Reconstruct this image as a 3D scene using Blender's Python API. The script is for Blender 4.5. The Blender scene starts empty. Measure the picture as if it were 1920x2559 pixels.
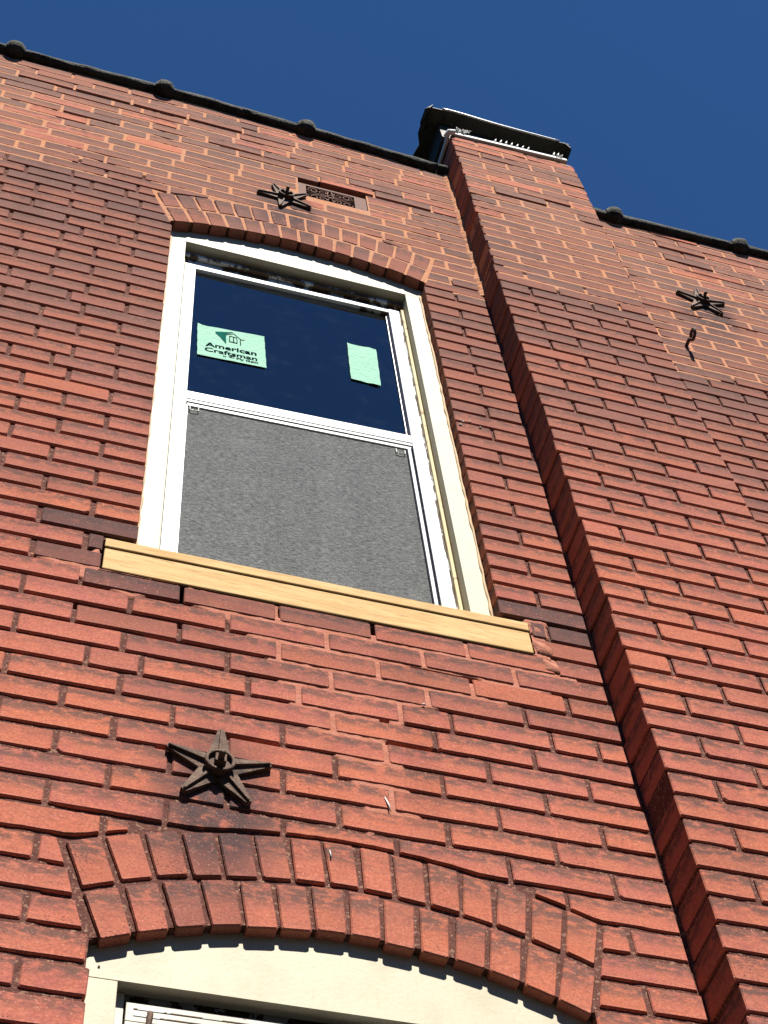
import bpy, math, random
import numpy as np
from mathutils import Matrix, Vector
R = math.radians
random.seed(7); rng = np.random.default_rng(7)
S = bpy.context.scene
C = S.collection

# ------------------------------------------------------------------ camera
FPX = 4009.57
CAM = np.array([-1.32103, -1.95572, -1.83897])
yaw, pit, rol = 0.401934, 1.019931, -0.137886
fwd = np.array([math.sin(yaw)*math.cos(pit), math.cos(yaw)*math.cos(pit), math.sin(pit)])
rt = np.array([math.cos(yaw), -math.sin(yaw), 0.0]); up = np.cross(rt, fwd)
RT = rt*math.cos(rol)+up*math.sin(rol); UP = -rt*math.sin(rol)+up*math.cos(rol)
cd = bpy.data.cameras.new('camera'); cam = bpy.data.objects.new('camera', cd); C.objects.link(cam)
m = Matrix(((RT[0], UP[0], -fwd[0], CAM[0]), (RT[1], UP[1], -fwd[1], CAM[1]), (RT[2], UP[2], -fwd[2], CAM[2]), (0, 0, 0, 1)))
cam.matrix_world = m
cd.sensor_fit = 'HORIZONTAL'; cd.sensor_width = 36.0; cd.lens = 36.0*FPX/1920.0
cd.clip_start = 0.05; cd.clip_end = 2000
S.camera = cam

def project(p):
    q = np.asarray(p, float)-CAM
    a, b, c_ = q@RT, q@UP, q@fwd
    return 960+FPX*a/c_, 1279.5-FPX*b/c_, c_

# ------------------------------------------------------------------ light
SUN_EL, SUN_AZ = R(55), R(3.2)          # azimuth measured from the wall's normal towards +X
sdir = Vector((math.sin(SUN_AZ)*math.cos(SUN_EL), -math.cos(SUN_AZ)*math.cos(SUN_EL), math.sin(SUN_EL)))
W = bpy.data.worlds.new("World"); S.world = W; W.use_nodes = True
nt = W.node_tree; nt.nodes.clear()
sk = nt.nodes.new('ShaderNodeTexSky'); sk.sky_type = 'NISHITA'; sk.sun_disc = False
sk.sun_elevation = SUN_EL; sk.sun_rotation = math.atan2(sdir.x, sdir.y)
sk.altitude = 0; sk.air_density = 0.64; sk.dust_density = 0.0; sk.ozone_density = 10.0
bg = nt.nodes.new('ShaderNodeBackground'); bg.inputs[1].default_value = 0.05
wo = nt.nodes.new('ShaderNodeOutputWorld')
tn = nt.nodes.new('ShaderNodeMix'); tn.data_type = 'RGBA'; tn.blend_type = 'MULTIPLY'; tn.inputs[0].default_value = 1.0
tn.inputs[7].default_value = (.64, .95, 1.08, 1)
nt.links.new(sk.outputs[0], tn.inputs[6]); nt.links.new(tn.outputs[2], bg.inputs[0]); nt.links.new(bg.outputs[0], wo.inputs[0])
sl = bpy.data.lights.new('sun', 'SUN'); sl.energy = 5.0; sl.angle = R(0.53); sl.color = (1.0, 0.955, 0.88)
so = bpy.data.objects.new('sun', sl); C.objects.link(so)
so.rotation_euler = sdir.to_track_quat('Z', 'Y').to_euler(); so.location = (3, -8, 12)
S.view_settings.view_transform = 'Standard'; S.view_settings.look = 'None'
S.view_settings.gamma = 1.0; S.view_settings.use_curve_mapping = False
S.view_settings.exposure = 1.35

# ------------------------------------------------------------------ helpers
def smooth(a, b, x):
    t = np.clip((np.asarray(x, float)-a)/(b-a), 0, 1); return t*t*(3-2*t)
_tabs = {}
def vnoise(x, z, s, seed=0):
    if seed not in _tabs: _tabs[seed] = np.random.default_rng(100+seed).random((256, 256))*2-1
    T = _tabs[seed]; x = np.asarray(x, float)*s; z = np.asarray(z, float)*s
    xi = np.floor(x).astype(int); zi = np.floor(z).astype(int); fx = x-xi; fz = z-zi
    fx = fx*fx*(3-2*fx); fz = fz*fz*(3-2*fz)
    g = lambda i, j: T[i & 255, j & 255]
    return (g(xi, zi)*(1-fx)+g(xi+1, zi)*fx)*(1-fz)+(g(xi, zi+1)*(1-fx)+g(xi+1, zi+1)*fx)*fz

def mesh_obj(name, verts, faces, mat=None, parent=None, smooth_shade=False, bevel=0):
    me = bpy.data.meshes.new(name)
    me.from_pydata([tuple(map(float, v)) for v in verts], [], [tuple(f) for f in faces]); me.update()
    if smooth_shade:
        me.polygons.foreach_set('use_smooth', [True]*len(me.polygons))
    o = bpy.data.objects.new(name, me); C.objects.link(o)
    if mat: me.materials.append(mat)
    if parent: o.parent = parent
    if bevel:
        b = o.modifiers.new('bevel', 'BEVEL'); b.width = bevel; b.segments = 2; b.limit_method = 'ANGLE'
    return o
def empty(name, label, cat, group=None, loc=(0, 0, 0)):
    o = bpy.data.objects.new(name, None); C.objects.link(o); o.location = loc
    o.empty_display_size = 0.1
    o['label'] = label; o['category'] = cat
    if group: o['group'] = group
    return o
class MB:
    def __init__(s): s.v = []; s.f = []
    def add(s, vs, fs):
        n = len(s.v); s.v += [tuple(v) for v in vs]; s.f += [tuple(i+n for i in f) for f in fs]; return s
    def box(s, x0, x1, y0, y1, z0, z1, dz=0.0):      # dz: how much the right end sits higher
        return s.add([(x0, y0, z0), (x1, y0, z0+dz), (x1, y1, z0+dz), (x0, y1, z0), (x0, y0, z1), (x1, y0, z1+dz), (x1, y1, z1+dz), (x0, y1, z1)],
                     [(0, 1, 5, 4), (1, 2, 6, 5), (2, 3, 7, 6), (3, 0, 4, 7), (4, 5, 6, 7), (3, 2, 1, 0)])
    def tube(s, pts, r, n=8, closed=False, rs=None):
        pts = [Vector(p) for p in pts]; N = len(pts); rings = []
        prev = None
        for i, p in enumerate(pts):
            if closed: t = (pts[(i+1) % N]-pts[i-1]).normalized()
            else: t = (pts[min(i+1, N-1)]-pts[max(i-1, 0)]).normalized()
            if prev is None:
                a = Vector((0, 0, 1)) if abs(t.z) < .9 else Vector((1, 0, 0)); u = t.cross(a).normalized()
            else: u = (prev-t*prev.dot(t)).normalized()
            prev = u; w = t.cross(u); rr = rs[i] if rs else r
            rings.append([p+(u*math.cos(2*math.pi*k/n)+w*math.sin(2*math.pi*k/n))*rr for k in range(n)])
        vs = [tuple(q) for rg in rings for q in rg]; fs = []
        for i in range(N if closed else N-1):
            j = (i+1) % N
            for k in range(n):
                fs.append((i*n+k, i*n+(k+1) % n, j*n+(k+1) % n, j*n+k))
        if not closed: fs += [tuple(reversed(range(n))), tuple(range((N-1)*n, N*n))]
        return s.add(vs, fs)
    def build(s, name, mat, parent=None, sm=False, bevel=0):
        return mesh_obj(name, s.v, s.f, mat, parent, sm, bevel)

# ------------------------------------------------------------------ materials
class NB:
    def __init__(s, name):
        s.m = bpy.data.materials.new(name); s.m.use_nodes = True; s.t = s.m.node_tree; s.t.nodes.clear()
        s.out = s.n('ShaderNodeOutputMaterial'); s.p = s.n('ShaderNodeBsdfPrincipled')
        s.l(s.p.outputs[0], s.out.inputs[0])
    def n(s, t, **k):
        x = s.t.nodes.new(t)
        for a, b in k.items(): setattr(x, a, b)
        return x
    def l(s, a, b): s.t.links.new(a, b)
    def put(s, sock, val):
        if hasattr(val, 'is_output') or isinstance(val, bpy.types.NodeSocket): s.l(val, sock)
        else: sock.default_value = val
    def pos(s, sc=(1, 1, 1), off=(0, 0, 0)):
        g = s.n('ShaderNodeNewGeometry'); mp = s.n('ShaderNodeMapping'); s.l(g.outputs['Position'], mp.inputs[0])
        mp.inputs['Scale'].default_value = sc; mp.inputs['Location'].default_value = off; return mp.outputs[0]
    def noise(s, vec, scale, detail=4, rough=.55, dist=0.0):
        x = s.n('ShaderNodeTexNoise'); s.l(vec, x.inputs['Vector']); x.inputs['Scale'].default_value = scale
        x.inputs['Detail'].default_value = detail; x.inputs['Roughness'].default_value = rough
        x.inputs['Distortion'].default_value = dist; return x.outputs['Fac']
    def ramp(s, v, a, b, lo=0.0, hi=1.0):
        x = s.n('ShaderNodeMapRange', interpolation_type='SMOOTHSTEP'); s.put(x.inputs[0], v)
        x.inputs[1].default_value = a; x.inputs[2].default_value = b; x.inputs[3].default_value = lo; x.inputs[4].default_value = hi
        return x.outputs[0]
    def math(s, op, a, b=0.0, clamp=False):
        x = s.n('ShaderNodeMath', operation=op, use_clamp=clamp); s.put(x.inputs[0], a); s.put(x.inputs[1], b); return x.outputs[0]
    def mix(s, f, a, b, mode='MIX'):
        x = s.n('ShaderNodeMix', data_type='RGBA', blend_type=mode); s.put(x.inputs[0], f)
        for i, v in ((6, a), (7, b)):
            if isinstance(v, (tuple, list)): x.inputs[i].default_value = (*v[:3], 1)
            else: s.l(v, x.inputs[i])
        return x.outputs[2]
    def bump(s, h, strength, dist):
        x = s.n('ShaderNodeBump'); s.l(h, x.inputs['Height']); x.inputs['Strength'].default_value = strength
        x.inputs['Distance'].default_value = dist; s.l(x.outputs[0], s.p.inputs['Normal'])
    def fin(s, col, rough=.85, spec=.3):
        s.put(s.p.inputs['Base Color'], (*col[:3], 1) if isinstance(col, tuple) else col)
        s.put(s.p.inputs['Roughness'], rough); s.p.inputs['Specular IOR Level'].default_value = spec
        return s.m

STARS = [(-0.902, 0.517, 0.0, -2), (-0.706, 3.722, 0.0, 25), (0.940, 3.728, 0.0, 0)]

def brick_material():
    b = NB('brick')
    oi = b.n('ShaderNodeObjectInfo'); at = b.n('ShaderNodeAttribute'); at.attribute_name = 'tone'
    add = b.n('ShaderNodeVectorMath', operation='ADD'); b.l(oi.outputs['Color'], add.inputs[0]); b.l(at.outputs['Vector'], add.inputs[1])
    sp = b.n('ShaderNodeSeparateXYZ'); b.l(add.outputs[0], sp.inputs[0])
    r, g, br = sp.outputs[0], sp.outputs[1], sp.outputs[2]
    P = b.pos(); uv = b.n('ShaderNodeUVMap'); suv = b.n('ShaderNodeSeparateXYZ'); b.l(uv.outputs[0], suv.inputs[0])
    v = suv.outputs[1]
    big = b.noise(P, 3.0, 3); med = b.noise(P, 22, 5, .6); fine = b.noise(P, 190, 3, .7)
    streak = b.noise(b.pos((1, 1, 5)), 26, 5, .65)
    c1 = b.mix(r, (.355, .098, .050), (.275, .078, .060))
    c1 = b.mix(b.ramp(med, .35, .7), c1, (.345, .104, .058))
    # salmon, pinkish skin at the arrises and in blotches
    c1 = b.mix(b.math('MULTIPLY', b.ramp(big, .4, .65), .35), c1, (.32, .102, .074))
    c1 = b.mix(b.math('MULTIPLY', b.ramp(streak, .50, .72), .5), c1, (.155, .066, .050))
    brown = b.mix(b.ramp(r, .2, .9), (.172, .070, .047), (.112, .062, .049))
    c1 = b.mix(b.math('MULTIPLY', br, b.ramp(med, .2, .5, .65, 1.0), True), c1, brown)
    # kiln flashing: grey band in the upper half of many bricks
    rb = b.n('ShaderNodeTexNoise'); rb.noise_dimensions = '1D'; b.l(b.math('MULTIPLY', r, 91.7), rb.inputs['W'])
    rb.inputs['Scale'].default_value = 1.0
    amt = b.ramp(rb.outputs['Fac'], .28, .46)
    band = b.math('MULTIPLY', b.ramp(v, .34, .72), b.ramp(v, 1.0, .90, .25, 1.0))
    nb = b.noise(b.pos((1, 1, 2.2)), 34, 4, .65)
    band = b.math('MULTIPLY', b.math('MULTIPLY', band, b.ramp(nb, .36, .56)), amt)
    c1 = b.mix(b.math('MULTIPLY', band, .85), c1, (.066, .045, .037))
    c1 = b.mix(b.math('MULTIPLY', b.ramp(v, .16, .02), b.ramp(med, .3, .6, .15, .6)), c1, (.36, .125, .085))
    # soot where the iron anchors weep, and dark burnt bricks
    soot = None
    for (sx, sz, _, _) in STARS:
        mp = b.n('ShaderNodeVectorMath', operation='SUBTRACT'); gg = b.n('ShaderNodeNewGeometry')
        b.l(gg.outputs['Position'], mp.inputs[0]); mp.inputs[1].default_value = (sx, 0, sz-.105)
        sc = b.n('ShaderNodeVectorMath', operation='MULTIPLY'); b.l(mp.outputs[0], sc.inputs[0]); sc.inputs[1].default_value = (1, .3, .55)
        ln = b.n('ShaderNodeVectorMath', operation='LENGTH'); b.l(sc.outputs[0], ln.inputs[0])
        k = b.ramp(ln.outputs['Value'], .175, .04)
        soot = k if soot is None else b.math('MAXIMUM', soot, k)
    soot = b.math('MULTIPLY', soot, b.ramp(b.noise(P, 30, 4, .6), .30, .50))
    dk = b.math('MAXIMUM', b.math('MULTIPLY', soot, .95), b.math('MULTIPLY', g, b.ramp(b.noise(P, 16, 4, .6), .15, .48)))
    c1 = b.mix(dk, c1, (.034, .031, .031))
    # pits and specks
    vo = b.n('ShaderNodeTexVoronoi'); b.l(P, vo.inputs['Vector']); vo.inputs['Scale'].default_value = 150
    pit_on = b.math('MULTIPLY', b.ramp(b.noise(P, 9, 2), .50, .60), b.ramp(b.math('FRACT', b.math('MULTIPLY', r, 7.13)), .45, .75))
    sz = b.n('ShaderNodeSeparateXYZ'); b.l(b.pos(), sz.inputs[0])
    pit_on = b.math('MULTIPLY', pit_on, b.ramp(sz.outputs[2], 1.1, .2, .15, 1.0))
    pits = b.math('MULTIPLY', b.ramp(vo.outputs['Distance'], .30, .12), pit_on)
    c1 = b.mix(b.math('MULTIPLY', pits, .75), c1, (.045, .022, .02))
    c1 = b.mix(b.ramp(fine, .3, .75, .0, .55), c1, (.12, .036, .027))
    c1 = b.mix(b.math('MULTIPLY', b.ramp(b.noise(P, 260, 2, .5), .62, .72), .4), c1, (.46, .21, .15))
    h = b.math('ADD', b.math('MULTIPLY', fine, .6), b.math('MULTIPLY', b.noise(P, 60, 4, .6), 1.0))
    h = b.math('SUBTRACT', h, b.math('MULTIPLY', pits, .9))
    b.bump(h, .55, .0018)
    run = b.noise(b.pos((5, 5, .8)), 1.1, 4, .6)
    c1 = b.mix(b.ramp(run, .50, .72, 0, .35), c1, b.mix(1.0, c1, (.55, .58, .62), 'MULTIPLY'))
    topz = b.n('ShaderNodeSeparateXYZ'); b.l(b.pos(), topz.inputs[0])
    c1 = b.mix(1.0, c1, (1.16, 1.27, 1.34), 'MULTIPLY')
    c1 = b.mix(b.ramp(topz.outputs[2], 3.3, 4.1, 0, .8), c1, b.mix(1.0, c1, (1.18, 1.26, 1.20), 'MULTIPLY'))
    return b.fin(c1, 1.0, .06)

def mortar_material():
    b = NB('mortar')
    at = b.n('ShaderNodeAttribute'); at.attribute_name = 'zone'
    sp = b.n('ShaderNodeSeparateXYZ'); b.l(at.outputs['Vector'], sp.inputs[0])
    P = b.pos(); n1 = b.noise(P, 30, 5, .6); n2 = b.noise(P, 240, 3, .7)
    dark = b.mix(n1, (.050, .023, .020), (.135, .058, .045))
    dark = b.mix(b.ramp(b.noise(P, 130, 2), .56, .68), dark, (.21, .12, .085))
    dark = b.mix(b.math('MULTIPLY', b.ramp(b.noise(P, 210, 2), .66, .72), .8), dark, (.40, .31, .23))
    tan = b.mix(b.ramp(b.noise(P, 14, 4), .35, .65), (.43, .195, .098), (.41, .215, .135))
    tan = b.mix(b.ramp(n2, .3, .7, 0, .5), tan, (.25, .12, .075))
    pink = b.mix(b.ramp(n1, .35, .65), (.35, .150, .108), (.31, .122, .078))
    c = b.mix(sp.outputs[0], dark, tan); c = b.mix(sp.outputs[1], c, pink)
    b.bump(b.math('ADD', n2, b.noise(P, 90, 4, .7)), .8, .0025)
    return b.fin(c, 1.0, .04)

def paint_material(name, base, dirty, amount=.35, peel=None, rough=.55, sc=9):
    b = NB(name); P = b.pos()
    c = b.mix(b.math('MULTIPLY', b.ramp(b.noise(P, sc, 5, .6), .45, .75), amount), base, dirty)
    c = b.mix(b.math('MULTIPLY', b.ramp(b.noise(b.pos((6, 6, .7)), 30, 3), .55, .75), amount*.7), c, dirty)
    h = b.noise(P, 120, 3)
    if peel:
        k = b.ramp(b.noise(b.pos((1, 1, .6)), peel[1], 5, .65), peel[2], peel[2]+.02)
        c = b.mix(k, c, peel[0]); h = b.math('SUBTRACT', h, k)
    b.bump(h, .35, .0012)
    return b.fin(c, rough, .12)

def wood_material():
    b = NB('new_pine'); w = b.noise(b.pos((1.2, 14, 14)), 3.2, 4, .6, .6)
    g = b.noise(b.pos((3, 60, 60)), 6, 5, .7, .4)
    c = b.mix(b.ramp(w, .35, .68), (.49, .335, .160), (.41, .262, .115))
    c = b.mix(b.ramp(g, .45, .72, 0, .7), c, (.20, .100, .033))
    c = b.mix(b.ramp(b.noise(b.pos((1, 3, 3), (.4, 0, .8)), 7, 2), .70, .76, 0, .6), c, (.13, .06, .02))
    b.bump(g, .25, .001)
    return b.fin(c, .8, .08)

def screen_material():
    b = NB('insect_screen')
    n1 = b.noise(b.pos((60, 1, 290)), 1.0, 3, .75); n2 = b.noise(b.pos((300, 1, 110)), 1.0, 2, .7)
    n3 = b.noise(b.pos((7, 1, 30)), 1.3, 4, .6)
    t = b.math('ADD', b.math('MULTIPLY', n1, .72), b.math('ADD', b.math('MULTIPLY', n2, .28), b.math('MULTIPLY', n3, .10)))
    t = b.math('ADD', t, b.ramp(b.noise(b.pos((9, 1, .6)), 1.0, 3), .3, .7, -.006, .012))  # soft vertical sheen bands painted into the mesh colour
    c = b.mix(b.ramp(t, .38, .76), (.055, .06, .06), (.245, .25, .245))
    b.fin(c, .9, .02)
    tr = b.n('ShaderNodeBsdfTransparent'); mx = b.n('ShaderNodeMixShader'); mx.inputs[0].default_value = .30
    b.l(b.p.outputs[0], mx.inputs[1]); b.l(tr.outputs[0], mx.inputs[2]); b.l(mx.outputs[0], b.out.inputs[0])
    return b.m

def glass_material(name, tint, ior):
    b = NB(name); fr = b.n('ShaderNodeFresnel'); fr.inputs[0].default_value = ior
    gl = b.n('ShaderNodeBsdfGlossy'); gl.inputs['Roughness'].default_value = .012; gl.inputs['Color'].default_value = (.86, .93, 1, 1)
    wv = b.noise(b.pos(), 2.2, 2); bp = b.n('ShaderNodeBump'); b.l(wv, bp.inputs['Height']); bp.inputs['Strength'].default_value = .2; bp.inputs['Distance'].default_value = .004
    b.l(bp.outputs[0], gl.inputs['Normal'])
    tr = b.n('ShaderNodeBsdfTransparent'); tr.inputs[0].default_value = (*tint, 1)
    mx = b.n('ShaderNodeMixShader'); b.l(fr.outputs[0], mx.inputs[0]); b.l(tr.outputs[0], mx.inputs[1]); b.l(gl.outputs[0], mx.inputs[2])
    # a little dust on the pane
    df = b.n('ShaderNodeBsdfDiffuse'); df.inputs[0].default_value = (.5, .52, .5, 1)
    m2 = b.n('ShaderNodeMixShader'); b.l(b.ramp(b.noise(b.pos(), 17, 5, .6), .5, .8, .002, .010), m2.inputs[0])
    b.l(mx.outputs[0], m2.inputs[1]); b.l(df.outputs[0], m2.inputs[2]); b.l(m2.outputs[0], b.out.inputs[0])
    return b.m

def simple(name, col, rough=.6, var=.3, dark=None, metal=0.0, sc=25, bump=.4, bd=.002, spec=.12):
    b = NB(name); P = b.pos(); n = b.noise(P, sc, 5, .65)
    dark = dark or tuple(x*.55 for x in col)
    c = b.mix(b.math('MULTIPLY', b.ramp(n, .35, .7), var*2, True), col, dark)
    b.bump(b.noise(P, sc*5, 4, .6), bump, bd); b.p.inputs['Metallic'].default_value = metal
    return b.fin(c, rough, spec)

M_brick = brick_material(); M_mortar = mortar_material()
M_cream = paint_material('cream_paint', (.405, .375, .280), (.31, .26, .18), .45)
M_white = paint_material('white_vinyl', (.50, .53, .525), (.43, .455, .45), .2, rough=.4)
M_oldwhite = paint_material('old_white_paint', (.48, .455, .385), (.30, .26, .2), .4, ((.24, .19, .13), 34, .66))
M_peel = paint_material('peeling_paint', (.46, .49, .50), (.30, .27, .2), .6, ((.085, .055, .035), 17, .47), .7)
M_stop = paint_material('worn_yellow_stop', (.46, .38, .22), (.28, .2, .12), .35, ((.2, .12, .09), 40, .62), .7)
M_caulk = paint_material('aged_caulk', (.42, .30, .18), (.3, .2, .12), .5, None, .7, 30)
M_wood = wood_material(); M_screen = screen_material()
M_glass = glass_material('window_glass', (.80, .86, .88), 2.35)
M_glass2 = glass_material('inner_glass', (.45, .5, .52), 2.1)
M_gap = simple('dark_gap', (.045, .03, .03), .9)
M_gasket = simple('dark_gasket', (.03, .03, .045), 1, .1, spec=0)
M_iron = simple('rusted_cast_iron', (.115, .075, .055), .75, .45, (.045, .031, .025), .35, 45, .7, .003)
M_grille = simple('painted_iron_grille', (.135, .062, .044), .8, .3, (.08, .04, .03), 0, 60)
M_room = simple('dark_room', (.018, .017, .018), .9, .1)
M_coping = simple('mossy_clay', (.040, .040, .032), .8, .5, (.010, .012, .008), 0, 18, .9, .008)
M_copehi = M_coping
M_capmetal = simple('weathered_dark_metal', (.05, .05, .044), .6, .4, (.025, .025, .02), .4, 12, .3)
M_capedge = simple('bright_folded_metal', (.45, .46, .45), .35, .2, (.4, .4, .38), .6, 20, .2)
M_spike = simple('white_plastic_strip', (.52, .53, .5), .5, .15, (.38, .38, .35), 0, 40, .2)
M_stick = simple('mint_paper', (.185, .375, .275), .75, .1, (.16, .335, .245), 0, 14, .6, .006)
M_ink = simple('dark_green_ink', (.0015, .008, .011), 1, .1, spec=0)
M_green = simple('green_ink', (.010, .085, .065), 1, .1, spec=0)
M_roof = simple('tar_roof', (.05, .05, .05), .9)
M_ground = simple('asphalt', (.045, .044, .042), .95, .4, (.03, .03, .03), 0, 3, .8, .02)
M_steel = simple('grey_tab', (.36, .37, .33), .4, .2, (.4, .4, .36), .2, 50)

# ------------------------------------------------------------------ wall geometry
c = 0.07; XL, XR = -1.10, -0.228; XC = -.664; HALF = .436
D = 0.1115; PW = .548; GROUND = -3.45
class Arch:
    def __init__(s, zs, rise, T):
        s.zs = zs; s.R = (HALF**2+rise**2)/(2*rise); s.zc = zs+rise-s.R; s.T = T; s.Re = s.R+T; s.ze = zs+T-.004
        s.k = .07/T
    def intr(s, x): return s.zc+np.sqrt(np.maximum(s.R**2-(np.asarray(x)-XC)**2, 0))
    def ext(s, x): return s.zc+np.sqrt(np.maximum(s.Re**2-(np.asarray(x)-XC)**2, 0))
    def skewl(s, z): return XL-(z-s.zs)*s.k
    def skewr(s, z): return XR+(z-s.zs)*s.k*.75
A_low = Arch(.045, .098, .226); A_up = Arch(3.243, .088, .236)
ZTOP = lambda x: np.interp(x, [-3, -1.08, -.27, -.02, .66, 1.45, 3.3], [4.56, 4.56, 4.50, 4.475, 4.43, 4.47, 4.47])
VENT = (-.652, -.385, 3.812, 4.008)
SILL = (-1.170, -.165, 1.116, 1.244)

def tanzone(x, z, pier=False):
    """0..1: repointed with tan mortar"""
    if pier: zb = np.interp(x, [0, .2, .35, .53, .6], [3.225, 3.22, 3.16, 3.10, 3.08])
    else: zb = np.interp(x, [-3.2, -1.7, -1.55, -1.34, -1.24, -1.1, -.24, -.2, 0, .6, .8, 1.0, 1.3, 3.2], [3.44, 3.485, 3.50, 3.555, 3.62, 3.5, 3.30, 3.243, 3.243, 3.10, 3.05, 3.02, 2.96, 2.9])
    zb = zb+.06*vnoise(x, 0*np.asarray(x)+3.3, 2.3, 5)+.13*vnoise(x, np.round(np.asarray(z)/c)*.37, 5.5, 15)
    zb = np.round(np.asarray(zb)/c)*c-.016
    t = (np.asarray(z) > zb).astype(float)
    if not pier:
        inar = (np.abs(np.asarray(x)-XC) < HALF+.085) & (z > A_up.zs-.03) & (z < A_up.zc+A_up.Re+.02)
        sk = (x > A_up.skewl(z)-.018) & (x < A_up.skewr(z)+.03)
        t = np.maximum(t, (inar & sk).astype(float))
        t = np.where((z < A_up.zs+.0) & (x > XL-.02) & (x < XR+.02), np.minimum(t, (z > 3.24)), t)
    return t
PATCH = np.array([(-1.33, 1.125), (-1.24, 1.08), (-1.10, 1.03), (-1.02, 1.075), (-.86, 1.00), (-.80, .90), (-.75, .74), (-.66, .62), (-.60, .44), (-.62, .40), (-.50, .48), (-.54, .72), (-.47, .83), (-.30, .87), (-.2, .96), (-.07, 1.00), (-.07, 1.06), (-.13, 1.12), (-.11, 1.27), (-.17, 1.27), (-.17, 1.11), (-.6, 1.10), (-1.17, 1.12), (-1.18, 1.20), (-1.22, 1.15)])
def inpoly(x, z, P):
    x = np.asarray(x); z = np.asarray(z); r = np.zeros(np.broadcast(x, z).shape, bool)
    n = len(P)
    for i in range(n):
        x1, z1 = P[i]; x2, z2 = P[(i+1) % n]
        if z1 == z2: continue
        cnd = ((z1 > z) != (z2 > z)) & (x < (x2-x1)*(z-z1)/(z2-z1)+x1); r ^= cnd
    return r
HOLES = [(-.990, 1.085, .006, .03), (-.766, 1.085, .008, .018), (-.553, 1.085, .006, .014), (-.553, .755, .007, .02), (-.495, .694, .058, .006),
         (-.84, .625, .06, .006), (-1.008, .53, .008, .03), (-1.317, 1.42, .006, .02), (-1.26, 1.31, .005, .03), (-1.33, 1.225, .006, .03),
         (-1.265, 1.325, .03, .006), (-.12, 1.3, .03, .005), (-1.1, .965, .12, .006), (-1.0, .900, .09, .006), (-.40, .965, .08, .006)]
CRACKS = [(-1.60, -.68, 4.34), (-1.36, -.95, 4.34), (-1.88, -1.08, 4.27), (.88, 1.48, 4.34), (-1.73, -1.57, 4.06), (-.62, -.30, 4.34), (.95, 1.3, 4.06), (.62, .9, 3.57), (1.0, 1.4, 3.57), (-.95, -.6, 4.13), (.05, .4, 3.92)]
def recess(x, z, pier=False):
    t = tanzone(x, z, pier)
    lo = .0038+.0034*smooth(.3, 1.5, z)
    n = vnoise(x, z, 70, 1)*.6+vnoise(x, z, 25, 2)*.4
    if not pier: lo = lo+.0016*((np.abs(x-XC) < .53) & (z > .05) & (z < .40))
    r = np.where(t > .5, .0004+.0016*n+.006*np.maximum(0, vnoise(x, z, 6, 9)-.28), lo+.0013*n)
    r = np.where(t > .5, np.maximum(r, .0007), r)
    pt = np.zeros_like(r)
    if not pier:
        pt = inpoly(x, z, PATCH).astype(float)
        r = np.where(pt > .5, .0018+.0015*n, r)
        for hx, hz, hw, hh in HOLES:
            hm = (np.abs(x-hx) < hw) & (np.abs(z-hz) < hh+.002)
            r = r+.045*hm; pt = np.where(hm, 0, pt); t = np.where(hm, 0, t)
        for a, b_, hz in CRACKS:
            zz = np.round(hz/c)*c
            r = r+.018*((x > a) & (x < b_) & (z < zz+.001) & (z > zz-.0075-.004*vnoise(x, z, 11, 3)))
    return r, t, pt

# ------------------------------------------------------------------ brick builder
def outline_rect(L, h, rnd):
    ch = lambda: rnd.uniform(.0008, .0032); j = lambda a=.0007: rnd.uniform(-a, a)
    a, b2, d, e = ch(), ch(), ch(), ch()
    pts = [(a, j(.0006)), (L*.5+j(.02), j(.0014)), (L-b2, j(.0006)), (L+j(.0006), b2), (L+j(.0006), h-d), (L-d, h+j(.0006)), (L*.5+j(.02), h+j(.0014)), (e, h+j(.0006)), (j(.0006), h-e), (j(.0006), a)]
    if rnd.random() < .10:     # chipped corner
        q = rnd.uniform(.004, .011)
        i = rnd.choice([0, 1])
        if i == 0: pts[2] = (L-q, 0); pts[3] = (L, q*.7)
        else: pts[9] = (0, q*.8); pts[0] = (q, 0)
    return pts
def brick_geo(pts, depth, bev=.0024, y0=0.0):
    P = np.array(pts, float); n = len(P); cx, cz = (P.min(0)+P.max(0))/2; w, h = np.ptp(P, axis=0)
    I = np.stack([cx+(P[:, 0]-cx)*(1-2*bev/max(w, .01)), cz+(P[:, 1]-cz)*(1-2*bev/max(h, .01))], 1)
    V = [(p[0], y0, p[1]) for p in I]+[(p[0], y0+bev, p[1]) for p in P]+[(p[0], y0+depth, p[1]) for p in P]
    F = [tuple(range(n))]
    for i in range(n):
        j = (i+1) % n
        F.append((i, n+i, n+j, j)); F.append((n+i, 2*n+i, 2*n+j, n+j))
    uv = [((v[0]-P[:, 0].min()), (v[2]-P[:, 1].min())/max(h, 1e-3)) for v in V]
    return V, F, uv
def brick_mesh(name, V, F, uv):
    me = bpy.data.meshes.new(name); me.from_pydata(V, [], F); ul = me.uv_layers.new(name='UVMap')
    co = []
    for f in F:
        for i in f: co += uv[i]
    ul.data.foreach_set('uv', co); me.materials.append(M_brick); me.update(); return me
cache = {}
def std_mesh(L, h, depth):
    k = (round(L, 3), round(h, 3), round(depth, 3), random.randrange(5))
    if k not in cache:
        cache[k] = brick_mesh('brick', *brick_geo(outline_rect(k[0], k[1], random), k[2]))
    return cache[k]

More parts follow.
